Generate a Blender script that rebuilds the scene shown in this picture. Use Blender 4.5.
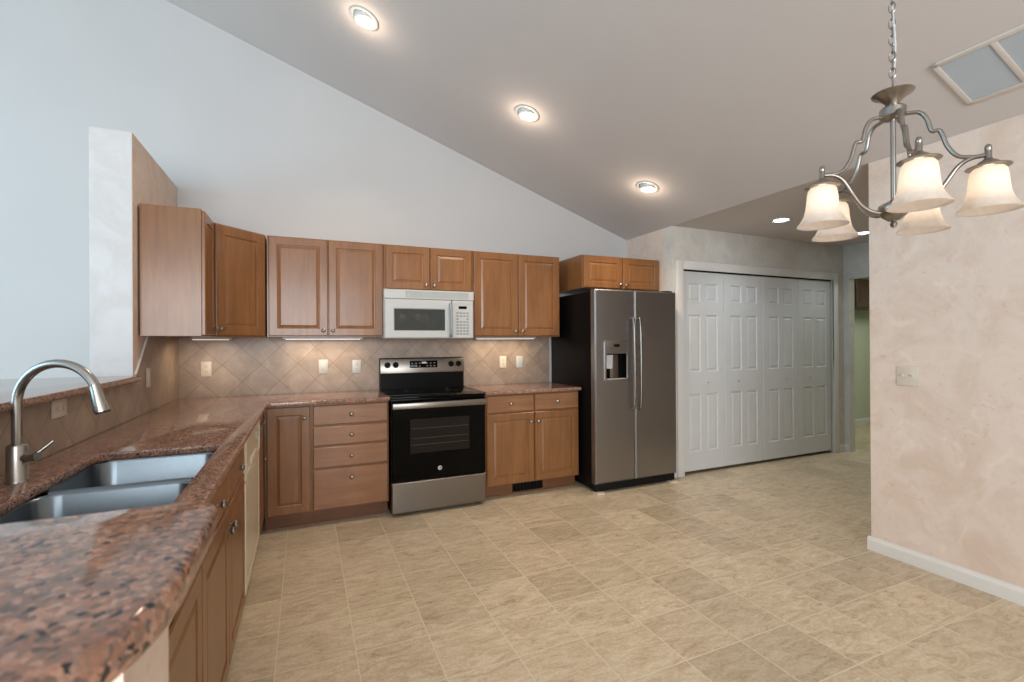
import bpy, bmesh, math, random
from mathutils import Vector, Matrix, Euler
random.seed(7)
PI = math.pi
for o in list(bpy.data.objects):
    bpy.data.objects.remove(o)
SC = bpy.context.scene
COL = SC.collection

# ------------------------------------------------------------------ camera, world, exposure
cam_d = bpy.data.cameras.new('camera')
cam_d.sensor_width = 36.0
cam_d.lens = 472.15 * 36.0 / 1024.0
cam_d.clip_start = 0.02
cam_d.clip_end = 60
cam_d.dof.use_dof = True
cam_d.dof.focus_distance = 3.2
cam_d.dof.aperture_fstop = 6.0
cam = bpy.data.objects.new('camera', cam_d)
COL.objects.link(cam)
YAW, PITCH, ROLL = 0.4135, 0.002, -0.006
cam.matrix_world = (Matrix.Translation((0, 0, 1.3242)) @ Matrix.Rotation(-YAW, 4, 'Z')
                    @ Matrix.Rotation(PI / 2 + PITCH, 4, 'X') @ Matrix.Rotation(ROLL, 4, 'Z'))
SC.camera = cam

SC.view_settings.view_transform = 'Standard'
SC.view_settings.look = 'None'
SC.view_settings.gamma = 1.0
SC.view_settings.use_curve_mapping = False
SC.view_settings.exposure = 0.0
SC.cycles.use_denoising = True
SC.cycles.max_bounces = 8
SC.cycles.diffuse_bounces = 5
SC.cycles.glossy_bounces = 4
SC.cycles.sample_clamp_indirect = 4.0
SC.cycles.caustics_reflective = False
SC.cycles.caustics_refractive = False

world = bpy.data.worlds.new('sky')
SC.world = world
world.use_nodes = True
world.node_tree.nodes['Background'].inputs[0].default_value = (0.62, 0.80, 1.0, 1)
world.node_tree.nodes['Background'].inputs[1].default_value = 0.6


def area(name, loc, size, rot, power, col, spread=180):
    l = bpy.data.lights.new(name, 'AREA')
    l.shape = 'RECTANGLE'
    l.size, l.size_y = size
    l.energy = power
    l.color = col
    l.spread = math.radians(spread)
    o = bpy.data.objects.new(name, l)
    o.location = loc
    o.rotation_euler = rot
    COL.objects.link(o)
    return o


DAY = (0.40, 0.76, 1.0)
# daylight through the windows of the living room (left) and of the dining end (behind the camera)
area('daylight', (-4.88, 1.6, 1.9), (3.2, 2.4), (PI / 2, 0, -PI / 2), 135, DAY)
area('daylight', (-1.0, -3.88, 1.6), (4.4, 2.0), (PI / 2, 0, 0), 360, (0.93, 0.97, 1.0))
area('laundry_fill', (7.2, 3.2, 2.38), (0.9, 0.9), (0, 0, 0), 22, (0.9, 1.0, 0.88))  # unseen ceiling lamp added to brighten the green room, no window there

# ------------------------------------------------------------------ room measures (metres)
D = 4.279          # back wall
XL = -0.877        # kitchen face of the half-height wall beside the sink
XR = 3.269         # right wall
YC = 3.564         # closet wall
YW = 1.826         # end of the right wall
ZF = 2.4415        # flat ceiling of the hall
SLOPE = 0.347
XRIDGE = -1.9
ZT = 2.134
ZB = 1.372


# ------------------------------------------------------------------ materials
def srgb(r, g, b):
    f = lambda c: (c / 255 / 12.92) if c / 255 <= 0.04045 else ((c / 255 + 0.055) / 1.055) ** 2.4
    return (f(r), f(g), f(b), 1)


class NT:
    def __init__(s, name):
        s.m = bpy.data.materials.new(name)
        s.m.use_nodes = True
        s.t = s.m.node_tree
        s.b = s.t.nodes['Principled BSDF']

    def n(s, typ, **k):
        nd = s.t.nodes.new(typ)
        for a, v in k.items():
            if a.startswith('i_'):
                key = a[2:]
                key = int(key) if key.isdigit() else key.replace('_', ' ')
                nd.inputs[key].default_value = v
            else:
                setattr(nd, a, v)
        return nd

    def l(s, a, b):
        s.t.links.new(a, b)

    def ramp(s, fac, stops, interp='LINEAR'):
        r = s.n('ShaderNodeValToRGB')
        r.color_ramp.interpolation = interp
        e = r.color_ramp.elements
        while len(e) < len(stops):
            e.new(0.5)
        for i, (p, c) in enumerate(stops):
            e[i].position = p
            e[i].color = c
        s.l(fac, r.inputs[0])
        return r.outputs[0]

    def mix(s, fac, a, b, mode='MIX'):
        m = s.n('ShaderNodeMix', data_type='RGBA', blend_type=mode)
        for sock, v in ((m.inputs[0], fac), (m.inputs[6], a), (m.inputs[7], b)):
            if hasattr(v, 'is_linked'):
                s.l(v, sock)
            else:
                sock.default_value = v
        return m.outputs[2]

    def coords(s, scale=(1, 1, 1), rot=(0, 0, 0), loc=(0, 0, 0)):
        c = s.n('ShaderNodeTexCoord')
        m = s.n('ShaderNodeMapping')
        m.inputs['Scale'].default_value = scale
        m.inputs['Rotation'].default_value = rot
        m.inputs['Location'].default_value = loc
        s.l(c.outputs['Object'], m.inputs[0])
        return m.outputs[0]

    def noise(s, vec, scale, detail=4, rough=0.55, dist=0.0):
        n = s.n('ShaderNodeTexNoise')
        n.inputs['Scale'].default_value = scale
        n.inputs['Detail'].default_value = detail
        n.inputs['Roughness'].default_value = rough
        n.inputs['Distortion'].default_value = dist
        s.l(vec, n.inputs['Vector'])
        return n.outputs['Fac']

    def bump(s, h, strength=0.1, dist=0.01):
        b = s.n('ShaderNodeBump')
        b.inputs['Strength'].default_value = strength
        b.inputs['Distance'].default_value = dist
        s.l(h, b.inputs['Height'])
        s.l(b.outputs[0], s.b.inputs['Normal'])

    def base(s, col):
        if hasattr(col, 'is_linked'):
            s.l(col, s.b.inputs['Base Color'])
        else:
            s.b.inputs['Base Color'].default_value = col

    def set(s, rough=0.5, metal=0.0, spec=0.5, coat=0.0):
        s.b.inputs['Roughness'].default_value = rough
        s.b.inputs['Metallic'].default_value = metal
        s.b.inputs['Specular IOR Level'].default_value = spec
        s.b.inputs['Coat Weight'].default_value = coat
        s.b.inputs['Coat Roughness'].default_value = 0.15
        return s.m


def plain(name, col, rough=0.5, metal=0.0, spec=0.5, var=0.04, scale=6.0):
    t = NT(name)
    v = t.coords()
    f = t.noise(v, scale, 3)
    d = tuple(c * (1 - var) for c in col[:3]) + (1,)
    t.base(t.ramp(f, [(0.3, d), (0.7, col)]))
    return t.set(rough, metal, spec)


def paint(name, col, rough=0.85):
    t = NT(name)
    v = t.coords()
    f = t.noise(v, 2.0, 3)
    d = tuple(c * 0.97 for c in col[:3]) + (1,)
    t.base(t.ramp(f, [(0.3, d), (0.7, col)]))
    t.bump(t.noise(v, 160, 2), 0.05, 0.002)
    return t.set(rough, 0, 0.2)


def faux(name, c0, c1, c2):
    """sponged two-tone wall paint"""
    t = NT(name)
    v = t.coords()
    a = t.noise(v, 3.2, 6, 0.62, 0.6)
    b = t.noise(v, 13.0, 6, 0.7, 1.2)
    c = t.ramp(a, [(0.36, c0), (0.52, c1), (0.68, c0)])
    k = t.ramp(b, [(0.55, (0, 0, 0, 1)), (0.72, (1, 1, 1, 1))])
    g = t.ramp(t.noise(v, 5.0, 3), [(0.46, (0, 0, 0, 1)), (0.62, (0.8, 0.8, 0.8, 1))])
    k2 = t.mix(1.0, k, g, 'MULTIPLY')
    c = t.mix(k2, c, c2)
    fl = t.ramp(t.noise(v, 24.0, 4, 0.65, 0.8), [(0.62, (0, 0, 0, 1)), (0.70, (0.75, 0.75, 0.75, 1))])
    fg = t.ramp(t.noise(v, 4.2, 2), [(0.48, (0, 0, 0, 1)), (0.58, (1, 1, 1, 1))])
    c = t.mix(t.mix(1.0, fl, fg, 'MULTIPLY'), c, c2)
    wh = t.ramp(t.noise(v, 7.0, 5, 0.6, 1.0), [(0.58, (0, 0, 0, 1)), (0.70, (0.6, 0.6, 0.6, 1))])
    t.base(t.mix(wh, c, tuple(min(1, q * 1.12) for q in c1[:3]) + (1,)))
    t.bump(b, 0.06, 0.003)
    return t.set(0.7, 0, 0.25)


def wood(name, light, dark, horiz=False, rough=0.32):
    t = NT(name)
    sc = (1.6, 1.6, 14) if horiz else (14, 14, 1.2)
    if horiz:
        sc = (1.2, 14, 14)
    v = t.coords(sc)
    oi = t.n('ShaderNodeObjectInfo')
    add = t.n('ShaderNodeVectorMath', operation='ADD')
    cmb = t.n('ShaderNodeCombineXYZ')
    mul = t.n('ShaderNodeMath', operation='MULTIPLY')
    mul.inputs[1].default_value = 37.0
    t.l(oi.outputs['Random'], mul.inputs[0])
    for i in range(3):
        t.l(mul.outputs[0], cmb.inputs[i])
    t.l(v, add.inputs[0])
    t.l(cmb.outputs[0], add.inputs[1])
    f = t.noise(add.outputs[0], 2.2, 8, 0.62, 0.5)
    c = t.ramp(f, [(0.30, dark), (0.5, tuple((a + b) / 2 for a, b in zip(light, dark))), (0.72, light)])
    v2 = t.coords((2, 2, 0.8))
    cloud = t.ramp(t.noise(v2, 3.0, 3), [(0.3, (0.86, 0.85, 0.84, 1)), (0.7, (1.06, 1.06, 1.06, 1))])
    t.base(t.mix(1.0, c, cloud, 'MULTIPLY'))
    t.bump(f, 0.03, 0.002)
    return t.set(rough, 0, 0.45, 0.15)


def granite(name):
    t = NT(name)
    v = t.coords()
    w = t.n('ShaderNodeTexNoise')
    w.inputs['Scale'].default_value = 110
    t.l(v, w.inputs['Vector'])
    warp = t.n('ShaderNodeMix', data_type='VECTOR')
    warp.inputs[0].default_value = 0.007
    t.l(v, warp.inputs[4])
    t.l(w.outputs['Color'], warp.inputs[5])
    vor = t.n('ShaderNodeTexVoronoi')
    vor.inputs['Scale'].default_value = 185
    vor.inputs['Randomness'].default_value = 1.0
    t.l(warp.outputs[1], vor.inputs['Vector'])
    sep = t.n('ShaderNodeSeparateColor')
    t.l(vor.outputs['Color'], sep.inputs[0])
    c = t.ramp(sep.outputs[0], [(0.0, srgb(46, 44, 46)), (0.04, srgb(108, 88, 79)), (0.17, srgb(150, 113, 95)),
                                (0.38, srgb(170, 129, 109)), (0.56, srgb(141, 115, 102)), (0.72, srgb(180, 147, 130)),
                                (0.84, srgb(142, 116, 102)), (0.94, srgb(108, 96, 92))], 'CONSTANT')
    fine = t.noise(v, 320, 3, 0.7)
    c2 = t.ramp(fine, [(0.32, (0.66, 0.64, 0.64, 1)), (0.6, (1.1, 1.08, 1.06, 1))])
    big = t.ramp(t.noise(v, 26, 4, 0.6), [(0.34, (0.74, 0.72, 0.73, 1)), (0.6, (1.08, 1.05, 1.03, 1))])
    t.base(t.mix(1.0, t.mix(0.8, c, c2, 'MULTIPLY'), big, 'MULTIPLY'))
    return t.set(0.07, 0, 0.55)


def steel(name, col, rough, horiz=True):
    t = NT(name)
    v = t.coords((1.5, 1.5, 260) if horiz else (260, 260, 1.5))
    f = t.noise(v, 2.0, 4, 0.6)
    d = tuple(c * 0.86 for c in col[:3]) + (1,)
    t.base(t.ramp(f, [(0.3, d), (0.7, col)]))
    r = t.n('ShaderNodeMapRange')
    r.inputs[3].default_value = rough * 0.85
    r.inputs[4].default_value = rough * 1.15
    t.l(f, r.inputs[0])
    m = t.set(rough, 1.0, 0.5)
    t.l(r.outputs[0], t.b.inputs['Roughness'])
    return m


def vinyl_floor(name):
    t = NT(name)
    px, py = 0.3115, 0.3045
    v = t.coords((1, 1, 1), (0, 0, 0), (-0.195 + 10 * px, -1.507 + 10 * py, 0))
    br = t.n('ShaderNodeTexBrick', offset=0.0, squash=1.0)
    br.inputs['Scale'].default_value = 1.0
    br.inputs['Brick Width'].default_value = px
    br.inputs['Row Height'].default_value = py
    br.inputs['Mortar Size'].default_value = 0.0028
    br.inputs['Mortar Smooth'].default_value = 0.25
    br.inputs['Color1'].default_value = (0, 0, 0, 1)
    br.inputs['Color2'].default_value = (1, 1, 1, 1)
    t.l(v, br.inputs['Vector'])
    # per-tile random offset for veining
    dv = t.n('ShaderNodeVectorMath', operation='DIVIDE')
    dv.inputs[1].default_value = (px, py, 1)
    t.l(v, dv.inputs[0])
    fl = t.n('ShaderNodeVectorMath', operation='FLOOR')
    t.l(dv.outputs[0], fl.inputs[0])
    wn = t.n('ShaderNodeTexWhiteNoise', noise_dimensions='2D')
    t.l(fl.outputs[0], wn.inputs['Vector'])
    sc = t.n('ShaderNodeVectorMath', operation='SCALE')
    sc.inputs['Scale'].default_value = 7.0
    t.l(wn.outputs['Color'], sc.inputs[0])
    ad = t.n('ShaderNodeVectorMath', operation='ADD')
    t.l(v, ad.inputs[0])
    t.l(sc.outputs[0], ad.inputs[1])
    vr = t.n('ShaderNodeMapping')
    vr.inputs['Scale'].default_value = (1, 2.6, 1)
    t.l(ad.outputs[0], vr.inputs[0])
    vein = t.noise(vr.outputs[0], 7.0, 10, 0.7, 1.2)
    cA = t.ramp(vein, [(0.28, srgb(158, 138, 112)), (0.43, srgb(190, 172, 146)), (0.58, srgb(205, 190, 165)), (0.78, srgb(218, 206, 185))])
    tone = t.ramp(wn.outputs['Value'], [(0.0, (0.82, 0.81, 0.79, 1)), (0.4, (0.97, 0.96, 0.95, 1)), (1.0, (1.06, 1.06, 1.05, 1))])
    c = t.mix(1.0, cA, tone, 'MULTIPLY')
    speck = t.ramp(t.noise(v, 70, 3, 0.7), [(0.3, (0.86, 0.84, 0.82, 1)), (0.6, (1.03, 1.03, 1.03, 1))])
    c = t.mix(1.0, c, speck, 'MULTIPLY')
    t.base(t.mix(br.outputs['Fac'], c, srgb(212, 198, 174)))
    t.bump(br.outputs['Fac'], -0.15, 0.002)
    return t.set(0.34, 0, 0.4)


def wall_tile(name, plane):
    """diagonal square ceramic tiles; plane 'XZ' or 'YZ'"""
    t = NT(name)
    side = 0.19
    c = t.n('ShaderNodeTexCoord')
    sx = t.n('ShaderNodeSeparateXYZ')
    t.l(c.outputs['Object'], sx.inputs[0])
    cb = t.n('ShaderNodeCombineXYZ')
    t.l(sx.outputs['X' if plane == 'XZ' else 'Y'], cb.inputs[0])
    t.l(sx.outputs['Z'], cb.inputs[1])
    m = t.n('ShaderNodeMapping')
    off = (0.456, -1.022, 0) if plane == 'XZ' else (-2.72, -0.96, 0)
    m2 = t.n('ShaderNodeMapping')
    m2.inputs['Location'].default_value = off
    t.l(cb.outputs[0], m2.inputs[0])
    m.inputs['Rotation'].default_value = (0, 0, PI / 4)
    m.inputs['Location'].default_value = (10 * side, 10 * side, 0)
    t.l(m2.outputs[0], m.inputs[0])
    br = t.n('ShaderNodeTexBrick', offset=0.0, squash=1.0)
    br.inputs['Scale'].default_value = 1.0
    br.inputs['Brick Width'].default_value = side
    br.inputs['Row Height'].default_value = side
    br.inputs['Mortar Size'].default_value = 0.0022
    br.inputs['Mortar Smooth'].default_value = 0.2
    t.l(m.outputs[0], br.inputs['Vector'])
    dv = t.n('ShaderNodeVectorMath', operation='SCALE')
    dv.inputs['Scale'].default_value = 1 / side
    t.l(m.outputs[0], dv.inputs[0])
    fl = t.n('ShaderNodeVectorMath', operation='FLOOR')
    t.l(dv.outputs[0], fl.inputs[0])
    wn = t.n('ShaderNodeTexWhiteNoise', noise_dimensions='2D')
    t.l(fl.outputs[0], wn.inputs['Vector'])
    f = t.noise(m.outputs[0], 9, 6, 0.6, 0.5)
    col = t.ramp(f, [(0.3, srgb(140, 124, 111)), (0.55, srgb(157, 140, 126)), (0.75, srgb(169, 153, 139))])
    tone = t.ramp(wn.outputs['Value'], [(0, (0.88, 0.87, 0.87, 1)), (1, (1.05, 1.05, 1.04, 1))])
    col = t.mix(1.0, col, tone, 'MULTIPLY')
    t.base(t.mix(br.outputs['Fac'], col, srgb(121, 105, 93)))
    t.bump(br.outputs['Fac'], -0.3, 0.003)
    return t.set(0.38, 0, 0.4)


def emissive(name, col, strength, base=(0.9, 0.9, 0.9, 1)):
    t = NT(name)
    t.base(base)
    t.b.inputs['Emission Color'].default_value = col
    t.b.inputs['Emission Strength'].default_value = strength
    return t.set(0.5)


def shade_glass(name):
    t = NT(name)
    v = t.coords()
    sw = t.ramp(t.noise(v, 26, 4, 0.6, 1.5), [(0.3, (0.68, 0.60, 0.54, 1)), (0.7, (0.76, 0.71, 0.66, 1))])
    out = t.t.nodes['Material Output']
    tr = t.n('ShaderNodeBsdfTranslucent')
    t.l(sw, tr.inputs[0])
    t.base(sw)
    t.set(0.35, 0, 0.5)
    t.b.inputs['Emission Color'].default_value = (1.0, 0.80, 0.62, 1)
    t.b.inputs['Emission Strength'].default_value = 0.06
    ms = t.n('ShaderNodeMixShader')
    ms.inputs[0].default_value = 0.5
    t.l(t.b.outputs[0], ms.inputs[1])
    t.l(tr.outputs[0], ms.inputs[2])
    t.l(ms.outputs[0], out.inputs[0])
    return t.m


M = {}
M['wall'] = paint('white wall paint', srgb(193, 192, 192))
M['faux'] = faux('sponged beige wall paint', srgb(208, 187, 171), srgb(217, 200, 187), srgb(201, 162, 143))
M['fauxw'] = faux('sponged white wall paint', srgb(206, 206, 207), srgb(198, 196, 195), srgb(190, 186, 182))
M['ceiling'] = paint('ceiling paint', srgb(204, 197, 194))
M['green'] = paint('green wall paint', srgb(188, 192, 172))
M['trim'] = plain('white trim enamel', srgb(216, 213, 208), 0.4)
M['door'] = plain('white door enamel', srgb(206, 207, 207), 0.45)
M['fauxh'] = faux('sponged wall paint in cool hall light', srgb(196, 191, 184), srgb(206, 202, 196), srgb(184, 174, 166))  # greyer copy of the sponged paint, cool hall light put into its colour
M['floor'] = vinyl_floor('vinyl floor tile pattern')
M['wood'] = wood('maple cabinet wood', srgb(140, 96, 58), srgb(119, 78, 44))
M['woodh'] = wood('maple drawer wood', srgb(152, 108, 75), srgb(132, 90, 60), True)
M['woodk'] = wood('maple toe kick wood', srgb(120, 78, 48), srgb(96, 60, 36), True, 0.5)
M['woodd'] = wood('dark stained cabinet wood', srgb(70, 44, 30), srgb(46, 29, 20))
M['granite'] = granite('brown granite')
M['steel'] = steel('brushed stainless steel', srgb(136, 130, 123), 0.32)
M['fridge'] = steel('slate stainless steel', srgb(158, 157, 157), 0.32, False)
M['sink'] = plain('satin sink steel', srgb(116, 126, 133), 0.27, 1.0)
M['nickel'] = steel('brushed nickel', srgb(152, 146, 139), 0.3, False)
M['faucet'] = steel('brushed faucet steel', srgb(176, 172, 166), 0.26, False)
M['black'] = plain('black appliance enamel', srgb(13, 12, 12), 0.3, 0, 0.1)
M['blackglass'] = plain('black oven glass', srgb(6, 6, 6), 0.06, 0, 0.1)
M['window_glass'] = plain('grey oven window glass', srgb(34, 30, 27), 0.08, 0, 0.15)
M['mwglass'] = plain('dark microwave window', srgb(62, 65, 63), 0.03, 0, 0.5)
M['white'] = plain('white appliance plastic', srgb(184, 186, 185), 0.28)
M['offwhite'] = plain('almond plastic', srgb(206, 194, 178), 0.35)
M['bisque'] = plain('bisque appliance enamel', srgb(208, 196, 176), 0.3)
M['ventframe'] = plain('vent enamel', srgb(206, 197, 189), 0.5)
M['grey'] = plain('light grey plastic', srgb(180, 182, 180), 0.4)
M['dark'] = plain('dark plastic', srgb(20, 19, 18), 0.5, 0, 0.15)
M['keygrey'] = plain('keypad grey plastic', srgb(140, 143, 142), 0.4)
M['filter'] = plain('grey air filter cloth', srgb(178, 182, 184), 0.9)
M['tile_back'] = wall_tile('diagonal beige tile back', 'XZ')
M['tile_left'] = wall_tile('diagonal beige tile left', 'YZ')
M['shade'] = shade_glass('alabaster glass')
M['bulb'] = emissive('lit warm bulb', (1.0, 0.80, 0.58, 1), 4.0)
M['canlens'] = emissive('lit downlight lens', (1.0, 0.88, 0.72, 1), 32.0)
M['cancool'] = emissive('lit cool downlight lens', (0.95, 0.98, 1.0, 1), 14.0)
M['tube'] = emissive('lit under cabinet tube', (1.0, 0.83, 0.66, 1), 0.45)
M['rack'] = plain('dim oven rack wire', srgb(70, 64, 58), 0.4, 0.0, 0.2)
M['logo'] = plain('silver emblem', srgb(190, 190, 190), 0.3, 0.6)


# ------------------------------------------------------------------ mesh builder
class MB:
    def __init__(s):
        s.v, s.f = [], []

    def add(s, verts, faces, mat=None):
        o = len(s.v)
        s.v += [tuple((mat @ Vector(p)) if mat else p) for p in verts]
        s.f += [tuple(i + o for i in f) for f in faces]
        return s

    def bm(s, bm, mat=None):
        bm.verts.ensure_lookup_table()
        bm.verts.index_update()
        s.add([v.co[:] for v in bm.verts], [[v.index for v in f.verts] for f in bm.faces], mat)
        bm.free()
        return s

    def box(s, x0, x1, y0, y1, z0, z1, bev=0.0, seg=2, mat=None):
        bm = bmesh.new()
        bmesh.ops.create_cube(bm, size=1)
        bmesh.ops.scale(bm, vec=(abs(x1 - x0), abs(y1 - y0), abs(z1 - z0)), verts=bm.verts)
        bmesh.ops.translate(bm, vec=((x0 + x1) / 2, (y0 + y1) / 2, (z0 + z1) / 2), verts=bm.verts)
        if bev > 0:
            bmesh.ops.bevel(bm, geom=bm.edges[:], offset=bev, segments=seg, affect='EDGES', profile=0.5)
        return s.bm(bm, mat)

    def prism(s, pts, axis, a0, a1, mat=None):
        """polygon pts (2-D) extruded along axis"""
        n = len(pts)
        def P(p, a):
            return {'X': (a, p[0], p[1]), 'Y': (p[0], a, p[1]), 'Z': (p[0], p[1], a)}[axis]
        vs = [P(p, a0) for p in pts] + [P(p, a1) for p in pts]
        fs = [tuple(range(n)), tuple(range(2 * n - 1, n - 1, -1))]
        fs += [(i, i + n, (i + 1) % n + n, (i + 1) % n) for i in range(n)]
        return s.add(vs, fs, mat)

    def lathe(s, prof, n=24, mat=None, cap0=False, cap1=False):
        """prof: (r, z) list, about Z"""
        vs, fs = [], []
        for r, z in prof:
            for k in range(n):
                a = 2 * PI * k / n
                vs.append((r * math.cos(a), r * math.sin(a), z))
        for i in range(len(prof) - 1):
            for k in range(n):
                k2 = (k + 1) % n
                fs.append((i * n + k, i * n + k2, (i + 1) * n + k2, (i + 1) * n + k))
        if cap0:
            fs.append(tuple(range(n - 1, -1, -1)))
        if cap1:
            fs.append(tuple(range((len(prof) - 1) * n, len(prof) * n)))
        return s.add(vs, fs, mat)

    def tube(s, pts, r, n=10, closed=False, caps=True, mat=None):
        P = [Vector(p) for p in pts]
        rr = r if isinstance(r, (list, tuple)) else [r] * len(P)
        vs, fs = [], []
        up = None
        m = len(P)
        for i in range(m):
            if closed:
                t = P[(i + 1) % m] - P[i - 1]
            else:
                t = P[min(i + 1, m - 1)] - P[max(i - 1, 0)]
            t.normalize()
            if up is None:
                up = Vector((0, 0, 1)) if abs(t.z) < 0.9 else Vector((1, 0, 0))
            a = t.cross(up)
            if a.length < 1e-6:
                a = t.orthogonal()
            a.normalize()
            b = a.cross(t).normalized()
            up = b
            for k in range(n):
                an = 2 * PI * k / n
                vs.append(tuple(P[i] + (a * math.cos(an) + b * math.sin(an)) * rr[i]))
        rng = m if closed else m - 1
        for i in range(rng):
            j = (i + 1) % m
            for k in range(n):
                k2 = (k + 1) % n
                fs.append((i * n + k, i * n + k2, j * n + k2, j * n + k))
        if caps and not closed:
            fs.append(tuple(range(n - 1, -1, -1)))
            fs.append(tuple(range((m - 1) * n, m * n)))
        return s.add(vs, fs, mat)

    def panels(s, w, h, t, cells, prof, edge=0.004, mat=None):
        """a slab 0..w by 0..h, front at y=-t facing -Y, back at y=0, with recessed or raised cells.
        prof: list of (inset, depth) rings from a cell's border inwards, the last one is filled."""
        e = edge
        xs = sorted({0 + e, w - e} | {c[0] for c in cells} | {c[1] for c in cells})
        zs = sorted({0 + e, h - e} | {c[2] for c in cells} | {c[3] for c in cells})
        vs, fs = [], []
        def V(x, y, z):
            vs.append((x, y, z))
            return len(vs) - 1
        gv = {}
        def G(x, z):
            if (x, z) not in gv:
                gv[(x, z)] = V(x, -t, z)
            return gv[(x, z)]
        for i in range(len(xs) - 1):
            for j in range(len(zs) - 1):
                cx, cz = (xs[i] + xs[i + 1]) / 2, (zs[j] + zs[j + 1]) / 2
                if any(c[0] < cx < c[1] and c[2] < cz < c[3] for c in cells):
                    continue
                fs.append((G(xs[i], zs[j]), G(xs[i + 1], zs[j]), G(xs[i + 1], zs[j + 1]), G(xs[i], zs[j + 1])))
        for x0, x1, z0, z1 in cells:
            prev = [V(x0, -t, z0), V(x1, -t, z0), V(x1, -t, z1), V(x0, -t, z1)]
            for ins, dep in prof:
                cur = [V(x0 + ins, -t + dep, z0 + ins), V(x1 - ins, -t + dep, z0 + ins),
                       V(x1 - ins, -t + dep, z1 - ins), V(x0 + ins, -t + dep, z1 - ins)]
                for k in range(4):
                    k2 = (k + 1) % 4
                    fs.append((prev[k], prev[k2], cur[k2], cur[k]))
                prev = cur
            fs.append(tuple(prev))
        # rim, sides, back
        r0 = [V(e, -t, e), V(w - e, -t, e), V(w - e, -t, h - e), V(e, -t, h - e)]
        r1 = [V(0, -t + e, 0), V(w, -t + e, 0), V(w, -t + e, h), V(0, -t + e, h)]
        r2 = [V(0, 0, 0), V(w, 0, 0), V(w, 0, h), V(0, 0, h)]
        for a, b in ((r0, r1), (r1, r2)):
            for k in range(4):
                k2 = (k + 1) % 4
                fs.append((a[k2], a[k], b[k], b[k2]))
        fs.append((r2[3], r2[2], r2[1], r2[0]))
        return s.add(vs, fs, mat)

    def build(s, name, m, parent=None, smooth=40, loc=None):
        me = bpy.data.meshes.new(name)
        me.from_pydata(s.v, [], s.f)
        me.validate()
        bm = bmesh.new()
        bm.from_mesh(me)
        bmesh.ops.remove_doubles(bm, verts=bm.verts, dist=1e-6)
        bmesh.ops.recalc_face_normals(bm, faces=bm.faces)
        bm.to_mesh(me)
        bm.free()
        if smooth:
            me.polygons.foreach_set('use_smooth', [True] * len(me.polygons))
            me.set_sharp_from_angle(angle=math.radians(smooth))
        me.materials.append(m)
        o = bpy.data.objects.new(name, me)
        COL.objects.link(o)
        if parent:
            o.parent = parent
        if loc:
            o.location = loc
        return o


def tag(o, label, cat, group=None):
    o['label'] = label
    o['category'] = cat
    if group:
        o['group'] = group
    return o


def thing(name, label, cat, loc=(0, 0, 0), rz=0.0, group=None):
    o = bpy.data.objects.new(name, None)
    o.empty_display_size = 0.05
    COL.objects.link(o)
    o.location = loc
    o.rotation_euler = (0, 0, rz)
    return tag(o, label, cat, group)


def struct(name, mb, m, smooth=0):
    o = mb.build(name, m, None, smooth)
    o['kind'] = 'structure'
    return o


def slab(loops, z0, z1, bev):
    """flat slab from closed 2-D outlines (first outer, others holes) with eased edges -> MB"""
    cu = bpy.data.curves.new('outline', 'CURVE')
    cu.dimensions = '2D'
    cu.fill_mode = 'BOTH'
    cu.extrude = (z1 - z0) / 2 - bev
    cu.bevel_depth = bev
    cu.bevel_resolution = 3
    cu.offset = -bev
    for lp in loops:
        sp = cu.splines.new('POLY')
        sp.points.add(len(lp) - 1)
        for p, q in zip(sp.points, lp):
            p.co = (q[0], q[1], 0, 1)
        sp.use_cyclic_u = True
    ob = bpy.data.objects.new('outline', cu)
    COL.objects.link(ob)
    dg = bpy.context.evaluated_depsgraph_get()
    me = bpy.data.meshes.new_from_object(ob.evaluated_get(dg))
    mb = MB()
    mb.add([(v.co.x, v.co.y, v.co.z + (z0 + z1) / 2) for v in me.vertices], [tuple(p.vertices) for p in me.polygons])
    bpy.data.objects.remove(ob)
    bpy.data.curves.remove(cu)
    bpy.data.meshes.remove(me)
    return mb


def rounded(pts, radii, seg=6):
    """polygon with rounded corners"""
    out = []
    n = len(pts)
    for i in range(n):
        p, a, b = Vector(pts[i]), Vector(pts[i - 1]), Vector(pts[(i + 1) % n])
        r = radii[i] if isinstance(radii, (list, tuple)) else radii
        if r <= 0:
            out.append(tuple(p))
            continue
        u, w = (a - p).normalized(), (b - p).normalized()
        half = u.angle(w) / 2
        tl = r / math.tan(half)
        c = p + (u + w).normalized() * (r / math.sin(half))
        s0, s1 = p + u * tl - c, p + w * tl - c
        a0 = math.atan2(s0.y, s0.x)
        a1 = math.atan2(s1.y, s1.x)
        d = (a1 - a0 + PI) % (2 * PI) - PI
        for k in range(seg + 1):
            an = a0 + d * k / seg
            out.append((c.x + r * math.cos(an), c.y + r * math.sin(an)))
    return out


def smooth_path(pts, n=8):
    """Catmull-Rom through pts"""
    P = [Vector(p) for p in pts]
    out = []
    for i in range(len(P) - 1):
        p0, p1, p2, p3 = P[max(i - 1, 0)], P[i], P[i + 1], P[min(i + 2, len(P) - 1)]
        for k in range(n):
            t = k / n
            out.append(0.5 * ((2 * p1) + (p2 - p0) * t + (2 * p0 - 5 * p1 + 4 * p2 - p3) * t * t
                              + (3 * p1 - p0 - 3 * p2 + p3) * t ** 3))
    out.append(P[-1])
    return out


RX90 = Matrix.Rotation(PI / 2, 4, 'X')     # lathe axis z -> -y


def ceil_z(x):
    return ZF + SLOPE * (XR - x) if x >= XRIDGE else ZF + SLOPE * (XR - XRIDGE) - SLOPE * (XRIDGE - x)


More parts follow.
